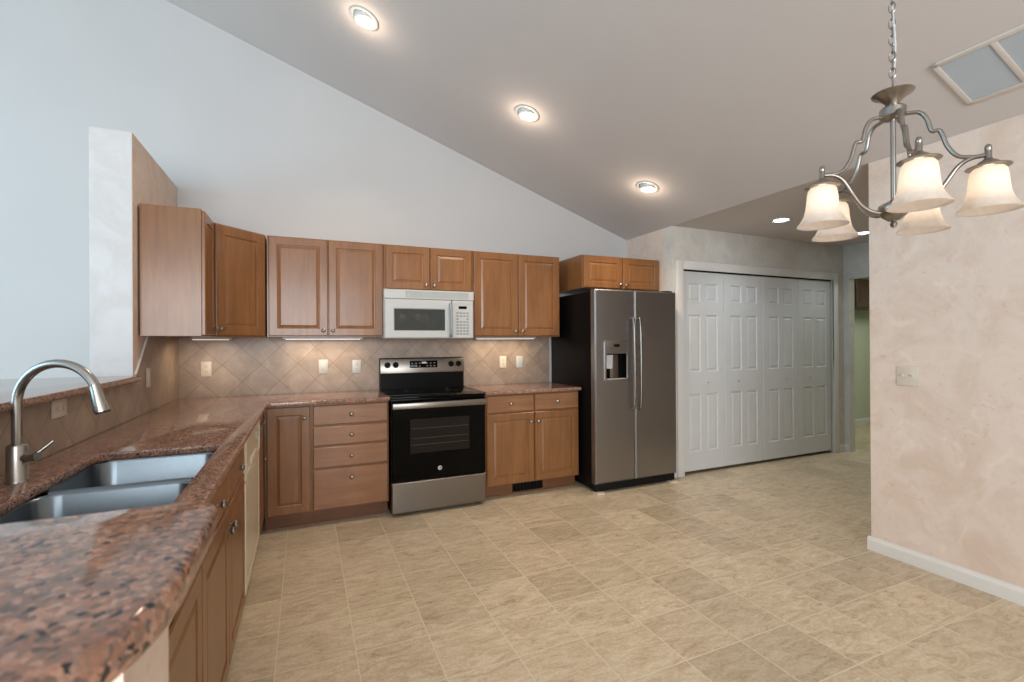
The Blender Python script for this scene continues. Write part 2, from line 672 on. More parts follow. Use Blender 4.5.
# ------------------------------------------------------------------ the room
zr = ceil_z(XRIDGE)
zl = ceil_z(-5.0)
struct('floor', MB().box(-5.1, 8.6, -4.1, 4.7, -0.06, 0), M['floor'])
TH = 0.12
sl = MB().prism([(XR, ZF), (XRIDGE, zr), (-5.1, ceil_z(-5.1)), (-5.1, ceil_z(-5.1) + TH), (XRIDGE, zr + TH), (XR, ZF + TH)], 'Y', -4.1, D + 0.1)
struct('ceiling', sl, M['ceiling'])
struct('ceiling_hall', MB().box(XR, 8.6, 1.6, 4.7, ZF, ZF + TH), M['ceiling'])
wb = MB().prism([(-5.1, 0), (5.9, 0), (5.9, ZF), (XR, ZF), (XRIDGE, zr), (-5.1, ceil_z(-5.1))], 'Y', D, D + 0.12)
struct('wall_back', wb, M['wall'])
# far sides of the room, with window openings
wl = MB()
y0, y1, z0, z1 = 0.0, 3.2, 0.7, 3.1
for a in ((-4.1, y0, 0, zl), (y1, D, 0, zl), (y0, y1, 0, z0), (y0, y1, z1, zl)):
    wl.box(-5.1, -5.0, a[0], a[1], a[2], a[3])
struct('wall_left', wl, M['wall'])
wr = MB()
for x0, x1, za, zb in ((-5.1, -3.2, 0, 3.0), (1.2, XR + 0.12, 0, ZF), (-3.2, 1.2, 0, 0.6)):
    wr.box(x0, x1, -4.1, -4.0, za, zb)
wr.prism([(-5.1, 2.6), (1.2, 2.6), (1.2, ZF), (XR, ZF), (XRIDGE, zr), (-5.1, ceil_z(-5.1))], 'Y', -4.1, -4.0)
struct('wall_rear', wr, M['wall'])
# half-height wall beside the sink and its tall end with the cabinet on it
wp = struct('wall_partition', MB().box(-1.067, XL, 3.257, D, 0, 2.508, 0.004), M['faux'])
wp.data.materials.append(M['fauxw'])
for p_ in wp.data.polygons:
    if p_.normal.y < -0.9:
        p_.material_index = 1      # the end of the wall is painted whiter
struct('wall_knee', MB().prism([(-1.067, 0.45), (-0.128, 0.45), (-0.128, 0.58), (XL, 0.58), (XL, 3.257), (-1.067, 3.257)], 'Z', 0, 1.119), M['faux'])
struct('wall_right', MB().box(XR, XR + 0.12, -4.1, YW, 0, ZF, 0.004), M['faux'])
struct('wall_hall', MB().box(XR + 0.12, 6.0, YW - 0.12, YW, 0, ZF), M['faux'])
struct('wall_alcove', MB().box(XR, XR + 0.10, YC + 0.1, D, 0, ZF), M['faux'])
CX0, CX1, CZ = 3.385, 5.685, 2.035
wc = MB()
wc.box(XR, CX0, YC, YC + 0.1, 0, ZF)
wc.box(CX1, 5.9, YC, YC + 0.1, 0, ZF)
wc.box(CX0, CX1, YC, YC + 0.1, CZ, ZF)
struct('wall_closet', wc, M['fauxh'])
XE = 5.88
we = MB()
we.box(XE, XE + 0.1, 3.50, 4.6, 0, ZF)
we.box(XE, XE + 0.1, 2.55, 3.50, 2.045, ZF)
we.box(XE, XE + 0.1, YW - 0.1, 2.55, 0, ZF)
struct('wall_hall_end', we, M['fauxh'])
lw = MB()
lw.box(XE + 0.1, 8.6, 4.555, 4.7, 0, ZF)
lw.box(8.5, 8.6, 1.6, 4.555, 0, ZF)
lw.box(XE + 0.1, 8.5, 1.6, 1.74, 0, ZF)
struct('wall_laundry', lw, M['green'])


def baseboard(name, x0, y0, x1, y1, nx, ny, h=0.085, t=0.014):
    """board along (x0,y0)-(x1,y1) standing out along (nx,ny)"""
    prof = [(0, 0), (t, 0), (t, h - 0.022), (t * 0.55, h - 0.008), (t * 0.4, h), (0, h)]
    vs = []
    for x, y in ((x0, y0), (x1, y1)):
        vs += [(x + nx * p[0], y + ny * p[0], p[1]) for p in prof]
    n = len(prof)
    fs = [tuple(range(n)), tuple(range(2 * n - 1, n - 1, -1))] + [(i, i + n, (i + 1) % n + n, (i + 1) % n) for i in range(n)]
    return struct(name, MB().add(vs, fs), M['trim'])


baseboard('baseboard_right', XR, -4.0, XR, YW + 0.014, -1, 0)
baseboard('baseboard_right_end', XR + 0.001, YW, XR + 0.12, YW, 0, 1)
baseboard('baseboard_closet', CX1 + 0.085, YC, XE, YC, 0, -1)
baseboard('baseboard_hall_end', XE, YC, XE, 3.50, -1, 0)
baseboard('baseboard_laundry', XE + 0.1, 4.555, 8.5, 4.555, 0, -1, 0.10)

# closet casing
cs = MB()
for x0, x1, za, zb in ((CX0 - 0.075, CX0 + 0.008, 0, CZ + 0.075), (CX1 - 0.008, CX1 + 0.075, 0, CZ + 0.075)):
    cs.box(x0, x1, YC - 0.017, YC, za, zb, 0.004)
cs.box(CX0 + 0.008, CX1 - 0.008, YC - 0.017, YC, CZ - 0.008, CZ + 0.075, 0.004)
struct('trim_1', cs, M['trim'], 30)
# bifold closet doors
CW = (CX1 - CX0 - 0.02) / 4
DH = 1.985
for k in range(4):
    w = CW - 0.004
    cw = 0.16
    xa = (w - 2 * cw) / 3 + 0.006
    cells = []
    for x0 in (xa, w - xa - cw):
        for za, zb in ((0.19, 0.765), (0.985, 1.555), (1.69, 1.868)):
            cells.append((x0, x0 + cw, za, zb))
    d = MB().panels(w, DH, 0.032, cells, [(0.006, 0.009), (0.016, 0.010), (0.034, 0.003)], 0.003)
    o = d.build('door_%d' % (k + 1), M['door'], None, 0)
    o['kind'] = 'structure'
    o.location = (CX0 + 0.01 + CW * k, YC + 0.05, 0.03)
    kx = {0: w * 0.59, 1: w * 0.34, 2: w * 0.63, 3: w * 0.31}[k]
    kn = MB().lathe([(0.0, 0.03), (0.009, 0.029), (0.014, 0.022), (0.012, 0.014), (0.006, 0.010), (0.006, 0.0)], 14, Matrix.Translation((kx, -0.032, 0.875)) @ RX90 @ Matrix.Scale(0.85, 4))
    kn.build('door_knob', M['grey'], o)
struct('trim_2', MB().box(CX0 + 0.008, CX1 - 0.008, YC + 0.015, YC + 0.055, CZ - 0.016, CZ), M['dark'])

# tiled backsplash
struct('wall_backsplash_back', MB().box(XL, 2.29, D - 0.008, D, 0.914, ZB + 0.002), M['tile_back'])
struct('wall_backsplash_left', MB().prism([(0.58, 0.914), (D - 0.008, 0.914), (D - 0.008, ZB + 0.002), (3.50, ZB + 0.002), (3.27, 1.155), (3.262, 1.119), (0.58, 1.119)], 'X', XL, XL + 0.008), M['tile_left'])
tr = MB()
tr.tube([(XL + 0.006, 3.50, ZB), (XL + 0.006, 3.272, 1.153)], 0.006, 6)
struct('trim_3', tr, M['trim'], 40)

# ------------------------------------------------------------------ counters
ct_loop = rounded([(XL + 0.008, 0.582), (-0.24, 0.582), (-0.24, 3.650), (0.590, 3.650), (0.590, D - 0.009), (XL + 0.008, D - 0.009)],
                  [0, 0, 0.025, 0.004, 0, 0], 5)
SX0, SX1, SY0, SY1 = -0.712, -0.318, 1.34, 2.25
sink_hole = rounded([(SX0, SY0), (SX0, SY1), (SX1, SY1), (SX1, SY0)], [0.06, 0.06, 0.03, 0.03], 6)
ct = slab([ct_loop, sink_hole], 0.884, 0.914, 0.007)
tag(ct.build('countertop', M['granite'], None, 35), 'brown speckled granite worktop around the sink and the corner to the stove', 'countertop')
ct2 = slab([rounded([(1.362, 3.650), (2.287, 3.650), (2.287, D - 0.009), (1.362, D - 0.009)], [0.004, 0.01, 0, 0], 4)], 0.884, 0.914, 0.007)
tag(ct2.build('countertop', M['granite'], None, 35), 'short brown granite worktop between the stove and the refrigerator', 'countertop')
bar_loop = rounded([(-1.55, 0.235), (-0.086, 0.235), (-0.086, 0.629), (-0.829, 0.629), (-0.829, 3.235), (-0.875, 3.255), (-1.55, 3.255)],
                   [0.05, 0.20, 0.04, 0.02, 0.015, 0, 0.02], 10)
bt = slab([bar_loop], 1.12, 1.15, 0.009)
tag(bt.build('bar_top', M['granite'], None, 35), 'raised speckled granite bar top nearest the viewer, above the sink', 'bar top')


# ------------------------------------------------------------------ cabinets
DOOR_PROF = [(0.003, 0.0055), (0.008, 0.0065), (0.027, 0.001)]
_knob = {}


def knob(parent, x, z, y=-0.02):
    if 'm' not in _knob:
        o = MB().lathe([(0.0, 0.027), (0.008, 0.0265), (0.0145, 0.022), (0.0155, 0.018), (0.012, 0.013), (0.006, 0.009), (0.0055, 0.004), (0.009, 0.0)], 16, RX90).build('knob', M['nickel'], parent)
        _knob['m'] = o.data
    else:
        o = bpy.data.objects.new('knob', _knob['m'])
        COL.objects.link(o)
        o.parent = parent
    o.location = (x, y, z)
    return o


def door(parent, x0, x1, z0, z1, kn=None, frame=0.056, mat='wood'):
    w, h = x1 - x0, z1 - z0
    o = MB().panels(w, h, 0.02, [(frame, w - frame, frame, h - frame)], DOOR_PROF, 0.005).build('door', M[mat], parent, 0)
    o.location = (x0, 0, z0)
    if kn:
        knob(o, kn[0] - x0, kn[1] - z0)
    return o


def drawer(parent, x0, x1, z0, z1, kn=True, kz=None):
    w, h = x1 - x0, z1 - z0
    mb = MB().panels(w, h, 0.02, [], DOOR_PROF, 0.007)
    o = mb.build('drawer', M['woodh'], parent, 0)
    o.location = (x0, 0, z0)
    if kn:
        knob(o, w / 2, h / 2 if kz is None else kz - z0)
    return o


def carcass(parent, w, dep, z0, z1, open_top=True, mat='wood', kick=True):
    """hollow cabinet body, front frame at y=0, body to y=dep"""
    t = 0.018
    b = MB()
    b.box(0, t, 0.018, dep, z0, z1)
    b.box(w - t, w, 0.018, dep, z0, z1)
    b.box(t, w - t, dep - t, dep, z0, z1)
    b.box(t, w - t, 0.018, dep - t, z0, z0 + t)
    if not open_top:
        b.box(t, w - t, 0.018, dep - t, z1 - t, z1)
    b.build('body', M[mat], parent, 0)
    return parent


def face(parent, w, z0, z1, openings, mat='wood'):
    """front frame 18 mm thick with openings closed by fronts"""
    f = MB()
    f.panels(w, z1 - z0, 0.018, openings, [(0.0005, 0.012)], 0.001, Matrix.Translation((0, 0.018, z0)))
    return f.build('face_frame', M[mat], parent, 0)


def upper(name, label, loc, rz, w, dep, z0, z1, ndoors, knobs='low', group='wall cabinets'):
    t = thing(name, label, 'cabinet', (loc[0], loc[1], z0), rz, group)
    h = z1 - z0
    carcass(t, w, dep, 0, h, False)
    face(t, w, 0, h, [])
    g = 0.012
    kz = 0.05 if h > 0.5 else 0.045
    if ndoors == 1:
        door(t, g, w - g, 0.008, h - 0.008, (g + 0.03, kz) if knobs == 'lowleft' else (w - g - 0.03, kz))
    else:
        m = w / 2
        door(t, g, m - 0.003, 0.008, h - 0.008, (m - 0.035, kz))
        door(t, m + 0.003, w - g, 0.008, h - 0.008, (m + 0.035, kz))
    return t


YU = D - 0.31     # face of the wall cabinets' frame
UD = 0.30
upper('wall_cabinet', 'two-door maple wall cabinet next to the angled corner cabinet', (-0.258, YU), 0, 0.852, UD, ZB, ZT, 2)
upper('wall_cabinet', 'short two-door maple wall cabinet above the white microwave', (0.597, YU), 0, 0.761, UD, 1.762, ZT, 2)
upper('wall_cabinet', 'two-door maple wall cabinet between the microwave and the refrigerator', (1.361, YU), 0, 0.881, UD, ZB, ZT, 2)
upper('wall_cabinet', 'deep short maple wall cabinet above the stainless refrigerator', (2.361, 3.755), 0, 0.905, 0.515, 1.822, ZT, 2)
# cabinet on the partition, facing along +X
t = upper('wall_cabinet', 'narrow maple wall cabinet with a wide plain end panel, on the partition wall', (-0.566, 3.338), PI / 2, 0.329, 0.30, ZB, ZT, 1, 'lowright')
# angled corner cabinet
t = thing('corner_cabinet', 'maple wall cabinet set at an angle across the corner', 'cabinet', (XL, D, ZB), 0, 'wall cabinets')
H = ZT - ZB
LO, DP = 0.609, 0.311
pts = [(0.010, -0.010), (0.010, -LO), (DP, -LO), (LO, -DP), (LO, -0.010)]
MB().prism(pts, 'Z', 0, H).build('body', M['wood'], t, 0)
dl = math.hypot(LO - DP, LO - DP)
dd = MB().panels(dl - 0.036, H - 0.016, 0.02, [(0.062, dl - 0.036 - 0.062, 0.062, H - 0.016 - 0.062)], DOOR_PROF, 0.005).build('door', M['wood'], t, 0)
dd.location = (DP + 0.018 * 0.7071, -LO + 0.018 * 0.7071, 0.008)
dd.rotation_euler = (0, 0, PI / 4)
knob(dd, 0.03, 0.045)

# base cabinets
ZK, ZC = 0.11, 0.882
YBF = 3.699   # face frame plane of the back run


def base(name, label, loc, rz, w, dep, fronts, group='base cabinets', kick_open=None, fw=None):
    t = thing(name, label, 'cabinet', (loc[0], loc[1], 0), rz, group)
    carcass(t, w, dep, ZK, ZC)
    face(t, w, ZK, ZC, [])
    k = MB()
    if kick_open:
        a, b = kick_open
        k.box(0, a, 0.07, 0.085, 0.0, ZK)
        k.box(b, w, 0.07, 0.085, 0.0, ZK)
        k.box(a, b, 0.07, 0.085, 0.0, 0.015)
        k.box(a, b, 0.07, 0.085, 0.095, ZK)
    else:
        k.box(0, w, 0.07, 0.085, 0.0, ZK)
    k.build('toe_kick', M['woodk'], t, 0)
    for f in fronts:
        if f[0] == 'door':
            door(t, *f[1:])
        else:
            drawer(t, *f[1:])
    return t


X1 = -0.262
base('base_cabinet', 'narrow single-door maple base cabinet in the inside corner', (X1, YBF), 0, 0.302, 0.56,
     [('door', 0.016, 0.294, 0.118, 0.872, (0.258, 0.792))])
base('drawer_cabinet', 'maple base cabinet with four stacked drawers left of the stove', (0.040, YBF), 0, 0.545, 0.56,
     [('drawer', 0.010, 0.538, 0.728, 0.872), ('drawer', 0.010, 0.538, 0.580, 0.718), ('drawer', 0.010, 0.538, 0.418, 0.570), ('drawer', 0.010, 0.538, 0.118, 0.408, True, 0.335)])
t = base('base_cabinet', 'maple base cabinet with two drawers over two doors beside the refrigerator', (1.372, YBF), 0, 0.907, 0.56,
         [('drawer', 0.010, 0.448, 0.728, 0.872), ('drawer', 0.459, 0.897, 0.728, 0.872),
          ('door', 0.010, 0.448, 0.118, 0.716, (0.418, 0.637)), ('door', 0.459, 0.897, 0.118, 0.716, (0.489, 0.637))], kick_open=(0.275, 0.575))
v = MB()
for i in range(9):
    v.box(0.277 + i * 0.0331, 0.277 + i * 0.0331 + 0.006, 0.070, 0.084, 0.016, 0.094)
v.box(0.275, 0.575, 0.092, 0.098, 0.015, 0.095)
v.build('kick_vent', M['dark'], t, 0)
# left run, facing +X
XF = -0.282
base('base_cabinet', 'maple single-door base cabinet below the near end of the raised bar', (XF, 0.60), PI / 2, 0.478, 0.56,
     [('drawer', 0.010, 0.468, 0.728, 0.872), ('door', 0.010, 0.468, 0.118, 0.716, (0.438, 0.637))])
fr3 = []
for a_, b_, k_ in ((0.010, 0.452, 0.042), (0.460, 0.952, 0.922), (0.960, 1.455, 0.990)):
    fr3 += [('drawer', a_, b_, 0.728, 0.872), ('door', a_, b_, 0.118, 0.716, (k_, 0.637))]
base('base_cabinet', 'long maple base cabinet with three doors under the stainless sink', (XF, 1.082), PI / 2, 1.466, 0.56, fr3)
base('base_cabinet', 'slim maple base cabinet with one drawer between dishwasher and corner', (XF, 3.302), PI / 2, 0.358, 0.56,
     [('drawer', 0.012, 0.340, 0.728, 0.872), ('door', 0.012, 0.340, 0.118, 0.716, (0.215, 0.56))])
# dishwasher
t = thing('dishwasher', 'almond-white built-in dishwasher between the sink and the corner cabinets', 'dishwasher', (-0.270, 2.562, 0), PI / 2)
W = 0.735
MB().box(0.006, W - 0.006, 0.02, 0.56, 0.03, 0.872, 0.002).build('body', M['bisque'], t, 30)
MB().panels(W - 0.008, 0.535, 0.03, [(0.035, W - 0.043, 0.035, 0.50)], [(0.004, 0.004), (0.012, 0.002)], 0.006, Matrix.Translation((0.004, 0.02, 0.125))).build('door', M['bisque'], t, 0)
cp = MB().panels(W - 0.008, 0.195, 0.034, [(0.025, W - 0.033, 0.025, 0.17)], [(0.004, 0.006)], 0.006, Matrix.Translation((0.004, 0.02, 0.668))).build('control_panel', M['bisque'], t, 0)
MB().box(0.22, 0.50, -0.018, -0.006, 0.70, 0.73, 0.004).build('latch_handle', M['bisque'], cp, 30)
MB().box(0.53, 0.66, -0.0135, -0.007, 0.775, 0.815, 0.002).build('button_strip', M['grey'], cp, 30)
MB().box(0.01, W - 0.01, 0.03, 0.045, 0.02, 0.12, 0.002).build('kick_plate', M['bisque'], t, 0)

# ------------------------------------------------------------------ sink
t = thing('sink', 'stainless double-bowl sink set under the granite worktop', 'sink', ((SX0 + SX1) / 2, (SY0 + SY1) / 2, 0.70))
cxs, cys = t.location.x, t.location.y


def bowl(y0, y1):
    mb = MB()
    x0, x1 = SX0 - 0.006 - cxs, SX1 + 0.006 - cxs
    a0, a1 = y0 - cys, y1 - cys
    rings = [(-0.014, 0.183, 0.075), (0.0, 0.183, 0.06), (0.003, 0.176, 0.06), (0.010, 0.05, 0.055), (0.022, 0.018, 0.05), (0.05, 0.004, 0.04), (0.14, 0.0, 0.02)]
    loops = []
    for ins, z, r in rings:
        lp = rounded([(x0 + ins, a0 + ins), (x1 - ins, a0 + ins), (x1 - ins, a1 - ins), (x0 + ins, a1 - ins)], r, 6)
        loops.append([(p[0], p[1], z) for p in lp])
    n = len(loops[0])
    vs = [p for lp in loops for p in lp]
    fs = []
    for i in range(len(loops) - 1):
        for k in range(n):
            k2 = (k + 1) % n
            fs.append((i * n + k, i * n + k2, (i + 1) * n + k2, (i + 1) * n + k))
    fs.append(tuple(range((len(loops) - 1) * n, len(loops) * n)))
    mb.add(vs, fs)
    b = mb.build('bowl', M['sink'], t, 60)
    dm = Matrix.Translation(((x0 + x1) / 2, (a0 + a1) / 2, 0.0008))
    MB().lathe([(0.055, 0.0), (0.055, 0.003), (0.045, 0.004), (0.035, 0.001), (0.0, 0.0005)], 20, dm).build('drain', M['steel'], b)
    return b


bowl(SY0 - 0.004, 1.815)
bowl(1.838, SY1 + 0.004)
MB().tube([(SX0 + 0.02 - cxs, 1.8265 - cys, 0.178), (SX1 - 0.02 - cxs, 1.8265 - cys, 0.178)], 0.0125, 14).build('divider', M['sink'], t)

# ------------------------------------------------------------------ faucet
t = thing('faucet', 'tall gooseneck pull-down faucet in brushed steel behind the sink', 'faucet', (-0.790, 1.89, 0.914), math.radians(-21))
MB().lathe([(0.0, 0), (0.0275, 0), (0.0275, 0.005), (0.0245, 0.009), (0.0245, 0.106), (0.022, 0.112), (0.0135, 0.115), (0.0, 0.115)], 24).build('base', M['faucet'], t)
R_ = 0.118
path = [(0, 0, 0.11), (0, 0, 0.16), (0, 0, 0.236)]
for k in range(1, 17):
    a = PI - PI * 0.86 * k / 16
    path.append((R_ + R_ * math.cos(a), 0.0, 0.236 + R_ * math.sin(a)))
e, e0 = Vector(path[-1]), Vector(path[-2])
dr = ((e - e0).normalized() + Vector((0, 0, -0.9))).normalized()
MB().tube(path, 0.0128, 18).build('spout', M['faucet'], t, 60)
q = dr.to_track_quat('Z', 'Y').to_matrix().to_4x4()
hd = MB().lathe([(0.0118, -0.004), (0.0118, 0.0), (0.0142, 0.001), (0.0148, 0.018), (0.0215, 0.076), (0.0215, 0.082), (0.017, 0.086), (0.0, 0.086)], 20, Matrix.Translation(e) @ q)
hd.build('spray_head', M['faucet'], t)
lv = MB().tube([(0.02, 0.0, 0.072), (0.058, 0.0, 0.076)], [0.014, 0.013], 14)
lv.build('handle_hub', M['faucet'], t)
MB().tube([(0.046, 0.0, 0.078), (0.058, 0.010, 0.090), (0.078, 0.030, 0.116)], [0.0055, 0.005, 0.004], 10).build('lever', M['faucet'], t)

# ------------------------------------------------------------------ stove
RX0, RW = 0.593, 0.757
t = thing('stove', 'freestanding electric stove with black oven door and stainless drawer', 'stove', (RX0, 3.62, 0))
MB().box(0.004, RW - 0.004, 0.045, 0.64, 0.02, 0.893, 0.003).build('body', M['black'], t, 30)
tp = MB().box(-0.003, RW + 0.003, -0.002, 0.60, 0.893, 0.912, 0.006).build('cooktop', M['blackglass'], t, 30)
for bx, by, br in ((0.20, 0.17, 0.105), (0.56, 0.17, 0.085), (0.20, 0.43, 0.075), (0.56, 0.43, 0.105)):
    bn = MB()
    for r in (br,):
        bn.lathe([(r, 0.0), (r, 0.0006), (r + 0.002, 0.0006), (r + 0.002, 0.0)], 40, Matrix.Translation((bx, by, 0.9122)))
    bn.build('burner_marking', M['window_glass'], tp)
# backguard
bg = MB().prism([(0.575, 0.912), (0.575, 1.052), (0.560, 1.054), (0.578, 1.182), (0.588, 1.188), (0.650, 1.188), (0.650, 0.912)], 'X', 0.002, RW - 0.002).build('backguard', M['black'], t, 20)
ang = math.atan2(0.018, 0.128)
PM = Matrix.Translation((0, 0.560, 1.054)) @ Matrix.Rotation(-ang, 4, 'X')
pn = MB().box(0.002, RW - 0.002, -0.006, 0.0, 0.002, 0.128, 0.003, 2, PM).build('control_panel', M['steel'], bg, 30)
MB().box(0.255, 0.505, -0.009, -0.005, 0.045, 0.108, 0.002, 2, PM).build('display', M['blackglass'], pn, 30)
for i in range(7):
    for j in range(2):
        if i in (3,):
            continue
        MB().box(0.272 + i * 0.033, 0.284 + i * 0.033, -0.0096, -0.0088, 0.058 + j * 0.026, 0.062 + j * 0.026, 0, 1, PM).build('button_marking', M['logo'], pn, 0)
MB().box(0.362, 0.402, -0.0096, -0.0088, 0.082, 0.098, 0, 1, PM).build('clock_digits', M['logo'], pn, 0)
for kx in (0.062, 0.133, 0.632, 0.703):
    kb = MB().lathe([(0.026, 0.0), (0.026, 0.004), (0.021, 0.006), (0.019, 0.026), (0.016, 0.029), (0, 0.029)], 20, PM @ Matrix.Translation((kx, -0.006, 0.074)) @ RX90)
    kb.box(kx - 0.003, kx + 0.003, -0.040, -0.030, 0.056, 0.092, 0.001, 1, PM)
    kb.build('control_knob', M['black'], pn, 30)
# oven door
dr_ = MB().panels(RW - 0.004, 0.610, 0.042, [(0.135, RW - 0.139, 0.20, 0.47)], [(0.002, 0.002)], 0.006, Matrix.Translation((0.002, 0.042, 0.268))).build('oven_door', M['blackglass'], t, 0)
win = MB().box(0.140, RW - 0.140, -0.0005, 0.003, 0.473, 0.735, 0.0).build('oven_window', M['window_glass'], dr_, 0)
rk = MB()
for z in (0.535, 0.585, 0.66):
    rk.box(0.15, RW - 0.15, -0.0012, 0.0, z, z + 0.004)
rk.build('oven_rack', M['rack'], win, 0)
hb = MB().box(0.002, RW - 0.002, -0.052, -0.026, 0.822, 0.868, 0.006)
hb.box(0.03, 0.07, -0.03, 0.006, 0.832, 0.858, 0.003)
hb.box(RW - 0.07, RW - 0.03, -0.03, 0.006, 0.832, 0.858, 0.003)
hb.build('handle', M['steel'], dr_, 30)
em = MB().lathe([(0.017, 0.0), (0.017, 0.002), (0.0145, 0.0025), (0.014, 0.0012), (0.0, 0.0012)], 28, Matrix.Translation((0.373, 0.0, 0.342)) @ RX90)
emo = em.build('emblem', M['logo'], dr_)


def text(body, size, m, parent, loc, rot, ext=0.0006):
    cu = bpy.data.curves.new('text', 'FONT')
    cu.body = body
    cu.size = size
    cu.extrude = ext
    cu.align_x = 'CENTER'
    cu.align_y = 'CENTER'
    ob = bpy.data.objects.new('text', cu)
    COL.objects.link(ob)
    me = bpy.data.meshes.new_from_object(ob.evaluated_get(bpy.context.evaluated_depsgraph_get()))
    bpy.data.objects.remove(ob)
    me.materials.clear()
    me.materials.append(m)
    o = bpy.data.objects.new('lettering', me)
    COL.objects.link(o)
    o.parent = parent
    o.location = loc
    o.rotation_euler = rot
    return o


text('GE', 0.015, M['dark'], emo, (0.373, -0.0016, 0.342), (PI / 2, 0, 0))
MB().panels(RW - 0.004, 0.232, 0.042, [], DOOR_PROF, 0.006, Matrix.Translation((0.002, 0.042, 0.026))).build('storage_drawer', M['steel'], t, 0)
for fx in (0.05, RW - 0.05):
    for fy in (0.08, 0.60):
        MB().lathe([(0.016, 0), (0.016, 0.006), (0.008, 0.008), (0.008, 0.022)], 12, Matrix.Translation((fx, fy, 0)), True, True).build('levelling_foot', M['dark'], t)

# ------------------------------------------------------------------ microwave
MX, MY, MW_, MZ, MH = 0.584, 3.885, 0.762, 1.357, 0.402
t = thing('microwave_oven', 'white over-the-range microwave with dark window', 'microwave', (MX, MY, MZ))
MB().box(0, MW_, 0.03, 0.38, 0, MH, 0.004).build('body', M['white'], t, 30)
gr = MB().panels(MW_, 0.076, 0.03, [(0.175, MW_ - 0.052, 0.012, 0.062)], [(0.001, 0.006)], 0.005, Matrix.Translation((0, 0.03, MH - 0.076))).build('vent_panel', M['white'], t, 0)
sl_ = MB()
for i in range(6):
    sl_.box(0.178, MW_ - 0.055, 0.001, 0.006, MH - 0.062 + i * 0.0082, MH - 0.062 + i * 0.0082 + 0.0045)
sl_.build('vent_grille', M['grey'], gr, 0)
md = MB().panels(0.560, MH - 0.082, 0.034, [(0.072, 0.508, 0.058, 0.248)], [(0.006, 0.006)], 0.008, Matrix.Translation((0.002, 0.03, 0.002))).build('door', M['white'], t, 0)
MB().box(0.081, 0.503, 0.000, 0.003, 0.067, 0.243).build('window', M['mwglass'], md, 0)
hp = smooth_path([(0.548, -0.002, 0.02), (0.548, -0.026, 0.045), (0.548, -0.032, 0.15), (0.548, -0.026, 0.265), (0.548, -0.002, 0.292)], 6)
MB().tube(hp, 0.0115, 10).build('handle', M['keygrey'], md)
cpn = MB().panels(0.188, MH - 0.082, 0.034, [(0.022, 0.160, 0.018, 0.295)], [(0.002, 0.0015)], 0.006, Matrix.Translation((0.567, 0.03, 0.002))).build('control_panel', M['white'], t, 0)
MB().box(0.622, 0.695, -0.004, -0.001, 0.252, 0.276, 0.001).build('display', M['blackglass'], cpn, 0)
kp = MB()
for i in range(4):
    for j in range(8):
        if j == 5 and i in (1, 2):
            continue
        kp.box(0.602 + i * 0.030, 0.624 + i * 0.030, -0.0045, -0.002, 0.032 + j * 0.0255, 0.046 + j * 0.0255, 0.001, 1)
kp.build('keypad', M['keygrey'], cpn, 0)

# ------------------------------------------------------------------ refrigerator
FX0, FW, FY, FH = 2.297, 0.905, 3.446, 1.781
t = thing('refrigerator', 'side-by-side stainless refrigerator with ice and water dispenser', 'refrigerator', (FX0, FY, 0))
MB().box(0.004, FW - 0.004, 0.075, 0.80, 0.03, 1.765, 0.004).build('body', M['black'], t, 30)
SP = 0.421
fz0 = 0.082
# freezer door with dispenser recess
dx0, dx1, dz0, dz1 = 0.098, 0.338, 0.975 - fz0, 1.328 - fz0
fd = MB().panels(SP - 0.003, FH - fz0, 0.068, [(dx0, dx1, dz0, dz1)], [(0.002, 0.060)], 0.012, Matrix.Translation((0, 0.068, fz0))).build('freezer_door', M['fridge'], t, 0)
MB().panels(FW - SP - 0.003, FH - fz0, 0.068, [], DOOR_PROF, 0.012, Matrix.Translation((SP + 0.003, 0.068, fz0))).build('refrigerator_door', M['fridge'], t, 0)
dp = MB()
# dispenser frame, upper panel and cavity
fr = rounded([(dx0 - 0.008, 0.967), (dx1 + 0.008, 0.967), (dx1 + 0.008, 1.336), (dx0 - 0.008, 1.336)], 0.02, 5)
inn = rounded([(dx0 + 0.012, 0.990), (dx1 - 0.012, 0.990), (dx1 - 0.012, 1.216), (dx0 + 0.012, 1.216)], 0.015, 5)
ds = slab([fr, inn], 0, 0.012, 0.003)
dpm = Matrix.Translation((0, 0.002, 0)) @ Matrix.Rotation(PI / 2, 4, 'X')
dmb = MB().add(ds.v, ds.f, dpm)
di = dmb.build('dispenser', M['fridge'], fd, 30)
cav = MB().panels(dx1 - dx0 - 0.006, 0.345, 0.006, [], DOOR_PROF, 0.002, Matrix.Translation((dx0 + 0.003, 0.058, 0.978)))
cav.box(dx0 + 0.003, dx0 + 0.010, 0.004, 0.058, 0.985, 1.22)
cav.box(dx1 - 0.010, dx1 - 0.003, 0.004, 0.058, 0.985, 1.22)
cav.build('dispenser_recess', M['black'], di, 0)
MB().box(0.165, 0.255, 0.018, 0.046, 1.00, 1.21, 0.008).build('chute_panel', M['steel'], di, 30)
MB().prism([(0.112, 1.085), (0.180, 1.085), (0.186, 1.205), (0.106, 1.205)], 'Y', 0.004, 0.022).build('paddle', M['grey'], di, 0)
MB().box(dx0 + 0.012, dx1 - 0.012, -0.004, 0.05, 0.985, 0.996, 0.003).build('drip_tray', M['grey'], di, 30)
MB().lathe([(0.034, 0), (0.034, 0.002), (0.0, 0.0025)], 24, Matrix.Translation(((dx0 + dx1) / 2, -0.010, 1.288)) @ Matrix.Scale(0.42, 4, (0, 0, 1)) @ RX90).build('badge', M['dark'], di)
